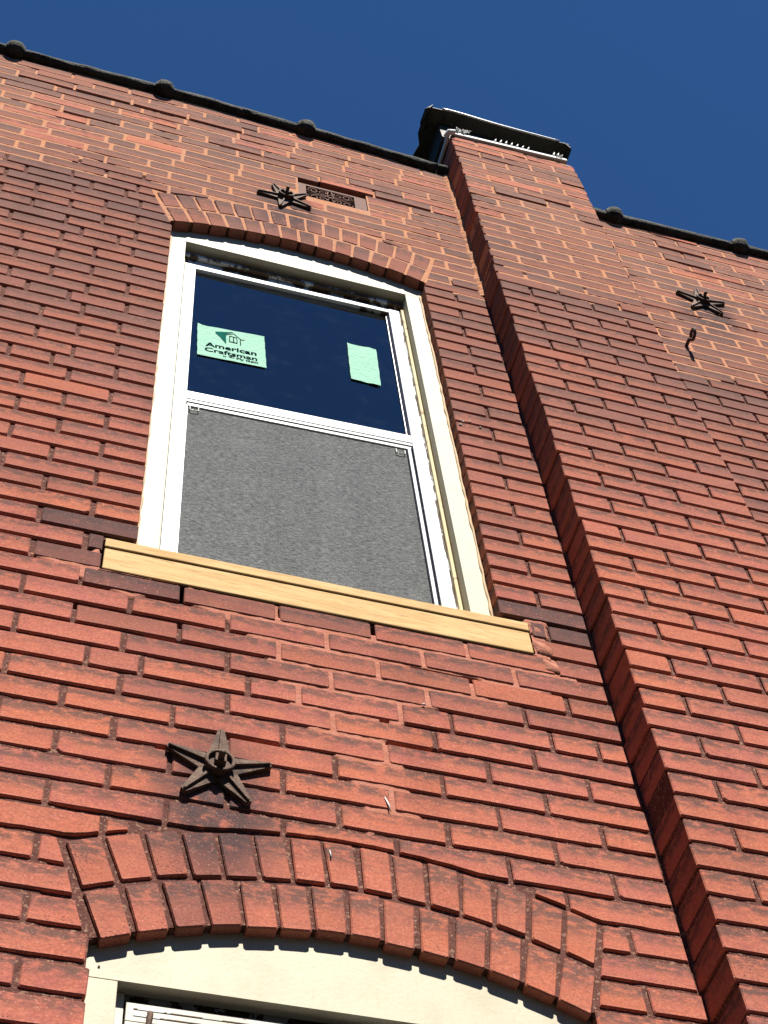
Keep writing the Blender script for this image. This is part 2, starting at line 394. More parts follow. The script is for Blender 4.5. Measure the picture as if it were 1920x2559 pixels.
wall_bricks = []; pier_bricks = []    # dicts: loc, L,h,depth | pts (world), tone
def brownness(x, z):
    b = smooth(.9, 2.6, z)*.74+smooth(2.5, 3.2, z)*.26+.12*float(vnoise(x, z, 1.6, 21))-smooth(4.0, 4.3, z)*.10
    return float(np.clip(b+random.uniform(-.13, .13), 0, 1))
def tone(x, z, arch=False):
    r = random.random(); g = 0.0
    if random.random() < .06: g = random.uniform(.1, .3)
    if z > 3.6 and random.random() < .25: g = random.uniform(.1, .35)
    if 1.03 < z < 1.33 and (-1.30 < x < -1.10): g = random.uniform(.65, .95)
    if 1.03 < z < 1.10 and (-1.15 < x < -.5): g = random.uniform(.45, .75)
    if 1.20 < z < 1.33 and (-.24 < x < 0): g = .85
    if 1.11 < z < 1.19 and (-.17 < x < 0): g = .35
    if .83 < z < 1.11 and -1.2 < x < 0: g = max(g, random.uniform(.12, .35))
    b = brownness(x, z)
    if z > 3.7 and random.random() < .2: b *= .25
    if z < .02 and x < -1.1: r = random.uniform(.955, .98)
    return (r, g, b)
def add_brick(lst, xa, xb, z0, z1, yf, depth=.1, pts=None):
    jy = -random.uniform(0, .0016)
    if z0 > 3.2: jy *= .35
    if z0 > 3.95: jy = -random.uniform(0, .0016) if random.random() < .8 else -random.uniform(0, .006)
    xm, zm = (xa+xb)/2, (z0+z1)/2
    if 4.335 < z0 < 4.36 and -1.45 < xm < -.85: jy = -.007
    lst.append(dict(xa=xa, xb=xb, z0=z0, z1=z1, y=yf+jy, depth=depth-jy, pts=pts, tone=tone(xm, zm), rot=random.gauss(0, .0014 if z0 < 3.9 else .0055)))

def course_joints(k):
    odd = k % 2
    left = []
    if k == 11: left = [-.069, -.179, -.403, -.516, -.732, -.843, -1.062, -1.176]; x = -1.176-.2225
    elif k in (29, 35): left = [-.118, -1.207, -1.373, -1.488]; left[1:1] = [-.337, -.555, -.774, -.993]; x = -1.71
    elif k in (42, 48, 55, 61): left = [-.228, -.446, -.665, -.884, -1.10, -1.265, -1.379]; x = -1.602
    else:
        s = -.118 if odd else -.228
        left = [s-.2187*i for i in range(6 if odd else 5)]; x = left[-1]-.2225
    while x > -3.3: left.append(x); x -= .2225
    right = []; x = PW+(.112 if odd else .222)
    while x < 3.3: right.append(x); x += .2225
    off = 0.0
    if k >= 49: off = random.uniform(-.03, .03)
    J = [(a+random.uniform(-.003, .003)+(off if a < -.2 else 0)) for a in left]
    return sorted(J), [a+random.uniform(-.004, .004) for a in right]

JW = .0055   # half head-joint width
def cut_intervals(a, b, z0, z1):
    """brick [a,b]x[z0,z1] of the main wall minus openings -> list of (a,b,pts)"""
    zm = (z0+z1)/2; out = [(a, b, None)]
    def sub(iv, p, q, gl=0.0, gr=0.0):
        r = []
        for (x0, x1, t) in iv:
            if x1 <= p or x0 >= q: r.append((x0, x1, t)); continue
            if x0 < p: r.append((x0, p, t))
            if x1 > q: r.append((q, x1, t))
        return r
    if 1.11 < zm < 1.25: out = sub(out, SILL[0]-.004, SILL[1]+.007)
    elif 1.25 <= zm < A_up.zs+.004: out = sub(out, XL, XR)
    if GROUND+.9 > 99: pass
    if -2.05 < zm < A_low.zs+.004: out = sub(out, XL, XR)
    if VENT[2]-.01 < zm < VENT[3]+.01: out = sub(out, VENT[0]-.006, VENT[1]+.006)
    for A in (A_up, A_low):
        if A.zs+.004 <= zm < A.ze:
            new = []
            for (x0, x1, t) in out:
                l0, l1 = A.skewl(z0)-.011, A.skewl(z1)-.011; r0, r1 = A.skewr(z0)+.011, A.skewr(z1)+.011
                if x0 >= l0 and x1 <= r0: continue
                if x1 > l1 and x0 < l1: new.append((x0, l0, [(x0, z0), (l0, z0), (l1, z1), (x0, z1)])) if l1-x0 > .02 else None
                elif x0 < r1 and x1 > r1: new.append((r0, x1, [(r0, z0), (x1, z0), (x1, z1), (r1, z1)])) if x1-r1 > .02 else None
                elif x1 <= l1 or x0 >= r1: new.append((x0, x1, t))
            out = new
        elif A.ze <= zm < A.zc+A.Re+.05:
            new = []
            for (x0, x1, t) in out:
                n = max(2, int((x1-x0)/.02)+1); xs = np.linspace(x0, x1, n+1)
                inside = np.abs(xs-XC) < HALF+.075
                bt = np.where(inside, np.maximum(z0, A.ext(xs)+.011), z0)
                if bt.max() <= z0+1e-6: new.append((x0, x1, t)); continue
                ok = z1-bt > .016
                if not ok.any(): continue
                i0 = np.argmax(ok); i1 = len(ok)-1-np.argmax(ok[::-1])
                seg = [i for i in range(i0, i1+1) if ok[i]]
                if len(seg) < 2 or xs[seg[-1]]-xs[seg[0]] < .025: continue
                pts = [(xs[i], bt[i]) for i in seg]+[(xs[seg[-1]], z1), (xs[seg[0]], z1)]
                new.append((xs[seg[0]], xs[seg[-1]], pts))
            out = new
    return [o for o in out if o[1]-o[0] > .018]

for k in range(-49, 66):
    z0 = k*c; Jl, Jr = course_joints(k)
    edges = [(-3.25, True)]+[(j, True) for j in Jl if j > -3.2]+[(-.003-random.uniform(0, .008), False)]
    spans = []
    for i in range(len(edges)-1):
        a = edges[i][0]+JW*random.uniform(.8, 1.2); b_ = edges[i+1][0]-(JW*random.uniform(.8, 1.2) if edges[i+1][1] else 0)
        spans.append((a, b_))
    er = [PW-.03]+Jr
    for i in range(len(er)-1): spans.append((er[i]+(JW if i else 0), er[i+1]-JW))
    for a, b_ in spans:
        h = .0582+random.uniform(-.0012, .0012); zb = z0+random.uniform(-.0006, .0012)
        # joints that coincide with the jambs must not cut slivers
        if 1.25 < z0 < 3.24 or (-2.05 < z0 < .0):
            if abs(b_-XL) < .02: b_ = XL
            if abs(a-XR) < .02: a = XR
        zt = min(zb+h, float(ZTOP((a+b_)/2))-.004)
        if zt-zb < .018: continue
        for (p, q, pts) in cut_intervals(a, b_, zb, zt):
            if pts is not None: pts = [(x+random.uniform(-.0012, .0012), z+random.uniform(-.001, .001)) for x, z in pts]
            add_brick(wall_bricks, p, q, zb, zt, 0.0, .105, pts)

def radial_bricks(A, n, ra, rb, xa0, xa1, xb0, xb1):
    """n bricks between radius offsets ra..rb; x of joints at the lower/upper arc"""
    out = []
    def pt(x, r):
        Rr = A.R+r; return (x, A.zc+math.sqrt(max(Rr**2-(x-XC)**2, 0)))
    for i in range(n):
        g = .0052
        a0 = xa0+(xa1-xa0)*i/n+g*.9; a1 = xa0+(xa1-xa0)*(i+1)/n-g*.9; b0 = xb0+(xb1-xb0)*i/n+g; b1 = xb0+(xb1-xb0)*(i+1)/n-g
        jr = lambda: random.uniform(-.0022, .0022)
        dr = random.uniform(-.003, .003)
        p = [pt(a0+jr(), ra+dr), pt((a0+a1)/2, ra+dr), pt(a1+jr(), ra+dr), pt(b1+jr(), rb+dr), pt((b0+b1)/2, rb+dr), pt(b0+jr(), rb+dr)]
        # small corner chamfers
        q = []
        m_ = len(p)
        for j, (x, z) in enumerate(p):
            if j in (1, 4): q.append((x, z)); continue
            x_, z_ = p[j-1]; x2, z2 = p[(j+1) % m_]; f = random.uniform(.03, .08); f2 = random.uniform(.02, .04)
            la = math.hypot(x_-x, z_-z); lb = math.hypot(x2-x, z2-z); dd = random.uniform(.0012, .0035)
            q.append((x+(x_-x)*dd/la, z+(z_-z)*dd/la)); q.append((x+(x2-x)*dd/lb, z+(z2-z)*dd/lb))
        out.append(q)
    return out
arch_bricks = []
for A, spec in ((A_low, (14, 0, .1065, -1.094, -.231, -1.129, -.200, 15, .118, .226, -1.131, -.198, -1.168, -.172)),
                (A_up, (14, 0, .112, -1.096, -.232, -1.132, -.200, 15, .122, .236, -1.134, -.196, -1.168, -.172))):
    n1, ra, rb, a, b_, e, f, n2, rc, rd, a2, b2, e2, f2 = spec
    for n_, x1, x2, p1, p2, q1, q2 in ((n1, ra, rb, a, b_, e, f), (n2, rc, rd, a2, b2, e2, f2)):
        for q in radial_bricks(A, n_, x1, x2, p1, p2, q1, q2):
            zz = np.mean([p[1] for p in q]); xx = np.mean([p[0] for p in q])
            t = list(tone(xx, zz)); t[1] = t[1]*.5
            if A is A_low and -1.0 < xx < -.86: t[1] = random.uniform(.3, .55)
            if A is A_low: t[2] = random.uniform(.0, .22); t[0] = random.uniform(.0, .6)
            else: t[2] = random.uniform(.75, 1.0)
            arch_bricks.append((q, -random.uniform(0, .002), tuple(t)))

for k in range(-49, 68):
    z0 = k*c; zt = z0+.0582
    if z0 > 4.655: continue
    jj = [.107, .329] if k % 2 == 0 else [.215, .442]
    e = [0]+jj+[PW]
    for i in range(len(e)-1):
        a = e[i]+(JW if i else random.uniform(-.005, .003)); b_ = e[i+1]-(JW if i < len(e)-2 else random.uniform(-.003, .003))
        dp = .125 if i in (0, len(e)-2) else .1
        add_brick(pier_bricks, a, b_, z0+random.uniform(-.0006, .001), zt+random.uniform(-.001, .001), -D, dp)
    if z0 > 4.38:                       # stack returns above the parapet
        for s_ in (0, 1):
            x = 0.0 if s_ == 0 else PW-.1
            pier_bricks.append(dict(xa=x, xb=x+.1, z0=z0, z1=zt, y=-D+.137, depth=.2, pts=None, tone=tone(0, z0), rot=0))
            pier_bricks.append(dict(xa=x, xb=x+.1, z0=z0, z1=zt, y=-D+.35, depth=.2, pts=None, tone=tone(0, z0), rot=0))

def visible_area(b):
    x, y, d_ = project((( b['xa']+b['xb'])/2, b['y'], (b['z0']+b['z1'])/2))
    if d_ < .1 or x < -20 or x > 1940 or y < -20 or y > 2580: return 0
    P = [project((X, b['y'], Z))[:2] for X, Z in ((b['xa'], b['z0']), (b['xb'], b['z0']), (b['xb'], b['z1']), (b['xa'], b['z1']))]
    A = 0
    for i in range(4): A += P[i][0]*P[(i+1) % 4][1]-P[(i+1) % 4][0]*P[i][1]
    # hidden behind the chimney breast
    if b['y'] > -.05 and b['xa'] > 0 and x < 1500+(y-548)*.345-100: return 0
    return abs(A)/2

def emit(lst, parent, limit=300, scene_name='brick'):
    order = sorted(range(len(lst)), key=lambda i: -visible_area(lst[i]))
    chosen = set(i for i in order[:limit] if visible_area(lst[i]) > 0)
    V = []; F = []; T = []; UV = []
    for i, b in enumerate(lst):
        L, h = b['xb']-b['xa'], b['z1']-b['z0']
        if i in chosen:
            if b['pts'] is None:
                me = std_mesh(L, h, round(b['depth'], 2)); o = bpy.data.objects.new('brick', me); o.location = (b['xa'], b['y'], b['z0']); o.rotation_euler[1] = b['rot']
            else:
                pts = [(x-b['xa'], z-b['z0']) for x, z in b['pts']]
                me = brick_mesh('brick', *brick_geo(pts, b['depth'])); o = bpy.data.objects.new('brick', me); o.location = (b['xa'], b['y'], b['z0'])
            C.objects.link(o); o.parent = parent; o.color = (*b['tone'], 1)
        else:
            pts = b['pts'] or [(x+b['xa'], z+b['z0']) for x, z in outline_rect(L, h, random)]
            v, f, uv = brick_geo(pts, b['depth'], y0=b['y']); n = len(V)
            V += v; F += [tuple(q+n for q in g) for g in f]; T += [b['tone']]*len(v)
            for g in f:
                for q in g: UV += uv[q]
    if V:
        me = bpy.data.meshes.new('small_bricks'); me.from_pydata(V, [], F); ul = me.uv_layers.new(name='UVMap'); ul.data.foreach_set('uv', UV)
        at = me.attributes.new('tone', 'FLOAT_VECTOR', 'POINT'); at.data.foreach_set('vector', np.array(T, float).ravel())
        me.materials.append(M_brick); me.update()
        o = bpy.data.objects.new('far_bricks', me); C.objects.link(o); o.parent = parent; o.color = (0, 0, 0, 1); o['kind'] = 'stuff'

# ------------------------------------------------------------------ mortar sheets
def nearest_on(poly, x, z):
    P = np.array(poly); A_ = P[:-1]; B_ = P[1:]; d = B_-A_; p = np.stack([x, z], 1)
    best = np.full(len(p), 1e9); res = p.copy()
    for a, dd in zip(A_, d):
        L2 = dd@dd
        if L2 == 0: continue
        t = np.clip(((p-a)@dd)/L2, 0, 1); q = a+t[:, None]*dd; e = ((p-q)**2).sum(1)
        m_ = e < best; best[m_] = e[m_]; res[m_] = q[m_]
    return res
def opening_poly(A, zbot, off):
    xs = np.linspace(XR+off, XL-off, 24); zz = A.intr(np.clip(xs, XL, XR))+off
    return [(XL-off, zbot)]+[(XR+off, zbot)]+list(zip(xs, zz))+[(XL-off, zbot)]
OPEN = [opening_poly(A_up, SILL[3], .006), opening_poly(A_low, -2.05, .006),
        [(SILL[0]-.006, SILL[2]), (SILL[1]+.004, SILL[2]), (SILL[1]+.004, SILL[3]), (SILL[0]-.006, SILL[3]), (SILL[0]-.006, SILL[2])],
        [(VENT[0], VENT[2]), (VENT[1], VENT[2]), (VENT[1], VENT[3]), (VENT[0], VENT[3]), (VENT[0], VENT[2])]]
def mortar_sheet(name, x0, x1, z0, z1, du, dv, fn_pos, parent, pier=False, holes=True, top=None):
    nx = int((x1-x0)/du)+1; nz = int((z1-z0)/dv)+1
    X, Z = np.meshgrid(np.linspace(x0, x1, nx), np.linspace(z0, z1, nz))
    X = X.ravel(); Z = Z.ravel(); ins = np.zeros(len(X), bool)
    if top is not None: Z = z0+(Z-z0)*(top(X)-z0)/(z1-z0)
    if holes:
        for P in OPEN:
            P_ = np.array(P); mm = inpoly(X, Z, P_[:-1]); ins |= mm
    idx = np.arange(nx*nz).reshape(nz, nx)
    F = np.stack([idx[:-1, :-1].ravel(), idx[:-1, 1:].ravel(), idx[1:, 1:].ravel(), idx[1:, :-1].ravel()], 1)
    keep = ~ins[F].all(1); F = F[keep]
    used = np.zeros(len(X), bool); used[F.ravel()] = True
    for P in (OPEN if holes else []):
        mm = inpoly(X, Z, np.array(P)[:-1]) & used
        if mm.any():
            q = nearest_on(P, X[mm], Z[mm]); X[mm] = q[:, 0]; Z[mm] = q[:, 1]
    r, t, pt = recess(X, Z, pier)
    V = fn_pos(X, Z, r)
    remap = -np.ones(len(X), int); remap[used] = np.arange(used.sum()); V = V[used]; F = remap[F]; t = t[used]; pt = pt[used]
    me = bpy.data.meshes.new(name); me.vertices.add(len(V)); me.vertices.foreach_set('co', V.ravel())
    me.loops.add(F.size); me.loops.foreach_set('vertex_index', F.ravel().astype(np.int32)); me.polygons.add(len(F))
    me.polygons.foreach_set('loop_start', np.arange(0, F.size, 4, dtype=np.int32)); me.polygons.foreach_set('loop_total', np.full(len(F), 4, np.int32))
    me.update(calc_edges=True)
    at = me.attributes.new('zone', 'FLOAT_VECTOR', 'POINT'); at.data.foreach_set('vector', np.stack([t, pt, 0*t], 1).ravel())
    me.materials.append(M_mortar); o = bpy.data.objects.new(name, me); C.objects.link(o); o.parent = parent
    return o

wall = empty('brick_wall', 'red brick house wall with old recessed joints below and tan repointing above', 'wall', loc=(0, 0, GROUND))
chim = empty('brick_chimney', 'red brick chimney breast running up the wall to a dark metal cap', 'chimney', loc=(0, 0, GROUND))
def adopt(o, par): o.parent = par; o.matrix_parent_inverse = Matrix.Translation(-Vector(par.location)); return o
zero_w = wall; 
wall.location = (0, 0, 0); chim.location = (0, 0, 0)
emit(wall_bricks, wall); emit(pier_bricks, chim)
for q, y, t in arch_bricks:
    x0 = min(p[0] for p in q); z0 = min(p[1] for p in q)
    me = brick_mesh('arch_brick', *brick_geo([(x-x0, z-z0) for x, z in q], .105, .0028))
    o = bpy.data.objects.new('arch_brick', me); C.objects.link(o); o.location = (x0, y, z0); o.parent = wall; o.color = (*t, 1)
main_pos = lambda X, Z, r: np.stack([X, r, Z], 1)
mortar_sheet('mortar', -2.15, .06, -.45, 4.5, .0075, .0044, main_pos, wall, top=ZTOP)
mortar_sheet('mortar', PW-.06, 1.7, 1.6, 4.5, .009, .006, main_pos, wall, holes=False, top=ZTOP)
mortar_sheet('mortar', -3.25, -2.14, GROUND, 4.5, .05, .02, main_pos, wall, holes=False, top=ZTOP)
mortar_sheet('mortar', -2.16, .05, GROUND, -.44, .03, .01, main_pos, wall)
mortar_sheet('mortar', PW-.05, 1.71, GROUND, 1.61, .05, .02, main_pos, wall, holes=False)
mortar_sheet('mortar', 1.69, 3.25, GROUND, 4.5, .05, .02, main_pos, wall, holes=False, top=ZTOP)
mortar_sheet('mortar', .006, PW-.006, -.3, 4.69, .0075, .0044, lambda X, Z, r: np.stack([X, -D+r, Z], 1), chim, True, False)
mortar_sheet('mortar', .006, PW-.006, GROUND, -.29, .03, .01, lambda X, Z, r: np.stack([X, -D+r, Z], 1), chim, True, False)
mortar_sheet('mortar', 0, .15, -.3, 4.69, .01, .0044, lambda X, Z, r: np.stack([.0012+r*.35, -D+.006+X, Z], 1), chim, True, False)
mortar_sheet('mortar', 0, .15, GROUND, -.29, .02, .01, lambda X, Z, r: np.stack([.004+r, -D+.004+X, Z], 1), chim, True, False)
mortar_sheet('mortar', 0, .15, GROUND, 4.69, .02, .01, lambda X, Z, r: np.stack([PW-.004-r, -D+.004+X, Z], 1), chim, True, False)
MB().box(.008, PW-.008, .035, .45, 4.3, 4.69).build('flue_core', M_mortar, chim)

# mortar lining of the openings (seen between the reveal bricks)
def lining(A, zbot, off=.0075, y1=.12):
    xs = np.linspace(XR+off, XL-off, 40); zz = A.intr(np.clip(xs, XL, XR))+off
    P = [(XR+off, zbot)]+list(zip(xs, zz))+[(XL-off, zbot)]
    V = []; F = []
    for i, (x, z) in enumerate(P): V += [(x, .004, z), (x, y1, z)]
    for i in range(len(P)-1): F.append((2*i, 2*i+1, 2*i+3, 2*i+2))
    o = mesh_obj('mortar', V, F, M_mortar, wall); return o
lining(A_up, SILL[3]-.02); lining(A_low, -2.05)
# reveal under the jamb at the sill ends, dark pockets
mb = MB()
mb.add([(SILL[0]-.007, .002, SILL[2]-.002), (SILL[0]-.007, .12, SILL[2]-.002), (SILL[0]-.007, .12, SILL[3]+.02), (SILL[0]-.007, .002, SILL[3]+.012)], [(0, 1, 2, 3)])
mb.add([(SILL[1]+.006, .002, SILL[2]-.002), (SILL[1]+.006, .12, SILL[2]-.002), (SILL[1]+.006, .12, SILL[3]+.02), (SILL[1]+.006, .002, SILL[3]+.012)], [(0, 1, 2, 3)])
mb.add([(SILL[0]-.007, .12, SILL[2]-.01), (SILL[1]+.006, .12, SILL[2]-.01), (SILL[1]+.006, .12, SILL[3]+.03), (SILL[0]-.007, .12, SILL[3]+.03)], [(0, 1, 2, 3)])
mb.add([(SILL[0]-.007, .0, SILL[2]-.004), (SILL[1]+.006, .0, SILL[2]-.004), (SILL[1]+.006, .12, SILL[2]-.004), (SILL[0]-.007, .12, SILL[2]-.004)], [(0, 1, 2, 3)])
mb.build('sill_pocket', M_gap, wall)

# tan mortar fillet in the corner between wall and chimney
mb = MB(); zs = np.arange(3.245, 4.47, .012); V = []; F = []
for i, z in enumerate(zs):
    w = .021+.006*float(vnoise(z, 1.0, 18, 4))+.004*float(vnoise(z, 2.0, 60, 6)); y = .010+.003*float(vnoise(z, 5., 40, 6))
    V += [(-w-.004, .004, z), (-w*.6, -.003-.003*random.random(), z), (.0005, -y, z), (.006, -y+.002, z)]
for i in range(len(zs)-1):
    for j in range(3): F.append((4*i+j, 4*i+j+1, 4*i+j+5, 4*i+j+4))
o = mesh_obj('mortar_fillet', V, F, None, chim)
at = o.data.attributes.new('zone', 'FLOAT_VECTOR', 'POINT'); at.data.foreach_set('vector', np.array([[1, 0, 0]]*len(V), float).ravel()); o.data.materials.append(M_mortar)
# smears of the old corner mortar lower down
mb = MB(); V = []; F = []; zs = np.arange(-.3, 3.24, .014)
for i, z in enumerate(zs):
    w = max(.001, .003+.010*float(vnoise(z, 1.0, 9, 7))+.004*float(vnoise(z, 3.0, 50, 8)))
    V += [(-w-.006, .006, z), (-w*.5, .0005, z), (.004, -.004, z)]
for i in range(len(zs)-1):
    for j in range(2): F.append((3*i+j, 3*i+j+1, 3*i+j+4, 3*i+j+3))
mesh_obj('corner_mortar', V, F, M_mortar, chim)

# pink mortar smears on bricks at the right end of the sill
def smear(pts, y, name='mortar_smear', par=wall, zone=(0, .75, 0)):
    cx = np.mean([p[0] for p in pts]); cz = np.mean([p[1] for p in pts]); V = [(cx, y-.0030, cz)]; F = []
    ring = []
    for i in range(len(pts)):
        a = np.array(pts[i]); b_ = np.array(pts[(i+1) % len(pts)])
        for t in np.linspace(0, 1, 6)[:-1]:
            p = a+(b_-a)*t; ring.append((p[0]+random.uniform(-.0028, .0028), p[1]+random.uniform(-.0028, .0028)))
    n = len(ring)
    for p in ring: V.append((cx+(p[0]-cx)*.9, y-.0026, cz+(p[1]-cz)*.9))
    for p in ring: V.append((p[0], y+.004, p[1]))
    for i in range(n):
        j = (i+1) % n; F += [(0, 1+i, 1+j), (1+i, 1+n+i, 1+n+j, 1+j)]
    o = mesh_obj(name, V, F, M_mortar, par, True)
    at = o.data.attributes.new('zone', 'FLOAT_VECTOR', 'POINT'); at.data.foreach_set('vector', np.array([zone]*len(V), float).ravel())
smear([(-.160, 1.196), (-.132, 1.192), (-.122, 1.222), (-.138, 1.240), (-.160, 1.244)], .0016)
smear([(-.160, 1.122), (-.118, 1.118), (-.112, 1.145), (-.135, 1.172), (-.160, 1.174)], .0016)
smear([(-.150, 1.058), (-.085, 1.050), (-.10, 1.082), (-.15, 1.108)], .0016)

# ------------------------------------------------------------------ house body behind the wall
body = MB().box(-3.25, 3.25, .34, 6, GROUND, 4.3).build('house_core', M_room, wall)
MB().box(-3.25, 3.25, .12, 6, 4.3, 4.38).build('roof_deck', M_roof, wall)
g = mesh_obj('ground', [(-400, -400, GROUND), (400, -400, GROUND), (400, 400, GROUND), (-400, 400, GROUND)], [(0, 1, 2, 3)], M_ground); g['kind'] = 'structure'

# ------------------------------------------------------------------ coping tiles
cop = empty('parapet_coping', 'dark mossy clay tile coping along the parapet below the sky', 'coping')
COLL = [-1.81, -1.215, -.63, -.05, .70, 1.285, 1.87, 2.45, 3.03, -2.40, -2.98]
def cope_section(grow):
    P = []
    for a in np.linspace(R(-75), R(-250), 9):     # front roll
        P.append((-.004+math.cos(a+R(0))*(.027+grow)*1.0, .024+math.sin(a)*(-1)*(.024+grow)))
    return P
def cope_run(x0, x1, name, grow=0.0, n=None):
    n = n or max(3, int((x1-x0)/.02)); V = []; F = []; m_ = 0
    for i in range(n+1):
        x = x0+(x1-x0)*i/n; zt = float(ZTOP(x)); rr = .0
        ee = 1.0 if not grow else (.25, .85, 1.0, 1.0, .85, .2)[i]
        prof = []
        for j in range(9):                    # from the underside at the wall round the nose
            a = R(90+200*j/8); rad = (.024+grow*ee)*(1+.13*float(vnoise(x, j*.35, 14, 11)))
            prof.append((-.006+math.cos(a)*rad*1.05, zt+.026-math.sin(a)*rad*1.0))
        # a: 90 -> underside, 180 -> nose, 270 -> top
        prof += [(.05, zt+.066+grow*ee), (.15, zt+.085+grow*ee), (.25, zt+.066+grow*ee), (.30, zt+.01), (.30, zt-.02), (.02, zt-.004)]
        m_ = len(prof); V += [(x, p[0], p[1]) for p in prof]
    for i in range(n):
        for j in range(m_):
            F.append((i*m_+j, i*m_+(j+1) % m_, (i+1)*m_+(j+1) % m_, (i+1)*m_+j))
    F += [tuple(range(m_)), tuple(reversed(range(n*m_, (n+1)*m_)))]
    return mesh_obj(name, V, F, M_coping, cop, True)
cs = sorted(COLL)
for i, x in enumerate(cs):
    nx = cs[i+1] if i+1 < len(cs) else 3.25
    segs = [(x, nx-.004)]
    if x < 0 < nx: segs = [(x, -.006), (PW-.02, nx-.004)]
    for a, b_ in segs:
        if b_-a > .02 and not (a > -.02 and b_ < PW): cope_run(a, b_, 'coping_tile')
    if not (-.06 < x < PW):
        cope_run(x-.015, x+.06, 'tile_collar', .023, 5)

# ------------------------------------------------------------------ chimney cap with spike strips
cap = empty('chimney_cap', 'dark overhanging metal cap with white spike strip on top of the chimney', 'chimney cap')
def cap_sheet():
    x0, x1, y0, y1 = -.092, .545, -.150, .45; V = []; F = []; nx = 30; ny = 14
    for j in range(ny+1):
        for i in range(nx+1):
            u = i/nx; v = j/ny; x = x0+(x1-x0)*u; y = y0+(y1-y0)*v
            e = math.exp(-u*12)*.012*math.sin(v*9)+math.exp(-(1-u)*14)*.010*math.sin(v*23+1)
            z = 4.86+.020*math.exp(-((u-.18)/.2)**2)*(1-v)+e
            if i == 0: x += .012*math.sin(j*1.9)
            if i == nx: x += .010*math.sin(j*2.3+.7)
            V.append((x, y, z))
    N = len(V); V += [(x, y, z+.006) for x, y, z in V]
    w = nx+1
    for j in range(ny):
        for i in range(nx):
            a = j*w+i; F += [(a, a+w, a+w+1, a+1), (N+a, N+a+1, N+a+w+1, N+a+w)]
    for i in range(nx): F += [(i, i+1, N+i+1, N+i), (ny*w+i, N+ny*w+i, N+ny*w+i+1, ny*w+i+1)]
    for j in range(ny): F += [(j*w, N+j*w, N+(j+1)*w, (j+1)*w), (j*w+nx, (j+1)*w+nx, N+(j+1)*w+nx, N+j*w+nx)]
    mesh_obj('cap_sheet', V, F, M_capmetal, cap)
    # folded bright hem along the front, dipping with the sheet
    pts = []
    for i in range(3, nx-1):
        x, y, z = V[i]; pts.append((x, y-.003, z+.004))
    mb = MB().tube(pts, .0055, 6); mb.build('folded_hem', M_capedge, cap, True)
    # ragged corner tabs
    for (x, y, sx) in ((x0-.004, y0+.02, -1), (x1+.002, y0+.03, 1)):
        mb = MB(); P = [(x, y-.03, 4.825), (x+sx*.012, y-.015, 4.845), (x+sx*.004, y+.02, 4.835), (x+sx*.014, y+.05, 4.85), (x, y+.08, 4.825), (x-sx*.02, y+.08, 4.88), (x-sx*.02, y-.03, 4.88)]
        mb.add(P+[(a+.004, b_, z+.003) for a, b_, z in P], [tuple(range(7)), tuple(reversed(range(7, 14)))]+[(i, 7+i, 7+(i+1) % 7, (i+1) % 7) for i in range(7)])
        mb.build('corner_tab', M_capmetal, cap)
    mb = MB().box(-.03, PW-.012, -.092, .42, 4.695, 4.858); mb.build('cap_block', M_capmetal, cap)
cap_sheet()
mb = MB().box(.012, .525, -D-.012, -D+.01, 4.668, 4.692, .045-.0); mb.build('spike_strip', M_spike, cap, bevel=.003)
mb = MB(); mb.add([(-.018, -.10, 4.655), (-.018, .45, 4.655), (-.006, .45, 4.655), (-.006, -.10, 4.655), (-.018, -.10, 4.685), (-.018, .45, 4.685), (-.006, .45, 4.685), (-.006, -.10, 4.685)],
                  [(0, 1, 5, 4), (1, 2, 6, 5), (2, 3, 7, 6), (3, 0, 4, 7), (4, 5, 6, 7), (3, 2, 1, 0)]); mb.build('spike_strip', M_spike, cap, bevel=.003)
mb = MB().tube([(-.02, -.10, 4.665), (-.012, -D-.012, 4.672), (.012, -D-.014, 4.675)], .013, 8); mb.build('strip_elbow', M_spike, cap, True)
for i, (x, s_) in enumerate([(.04, 1.1), (.062, 1.2), (.20, .7), (.225, .8), (.25, .9), (.275, .8), (.30, .7), (.325, .6), (.35, .6), (.47, 1.0), (.49, 1.1)]):
    z = 4.688+.045*x/.51; mb = MB()
    mb.tube([(x, -D-.004, z), (x-.003, -D-.012, z+.018*s_), (x+.002, -D-.018, z+.034*s_)], .005, 6, rs=[.008, .005, .0012]); mb.build('spike', M_spike, cap, True)
for k in range(4):
    mb = MB(); x0 = [.015, .045, .06, .475][k]; P = []
    for i in range(12): P.append((x0+.012*math.sin(i*1.3+k)+i*.002, -D-.012-.012*abs(math.sin(i*.9+k)), 4.69+.004*k+.0035*i+.006*math.cos(i*2.1)))
    mb.tube(P, .0016, 5); mb.build('wire_tangle', M_spike, cap, True)

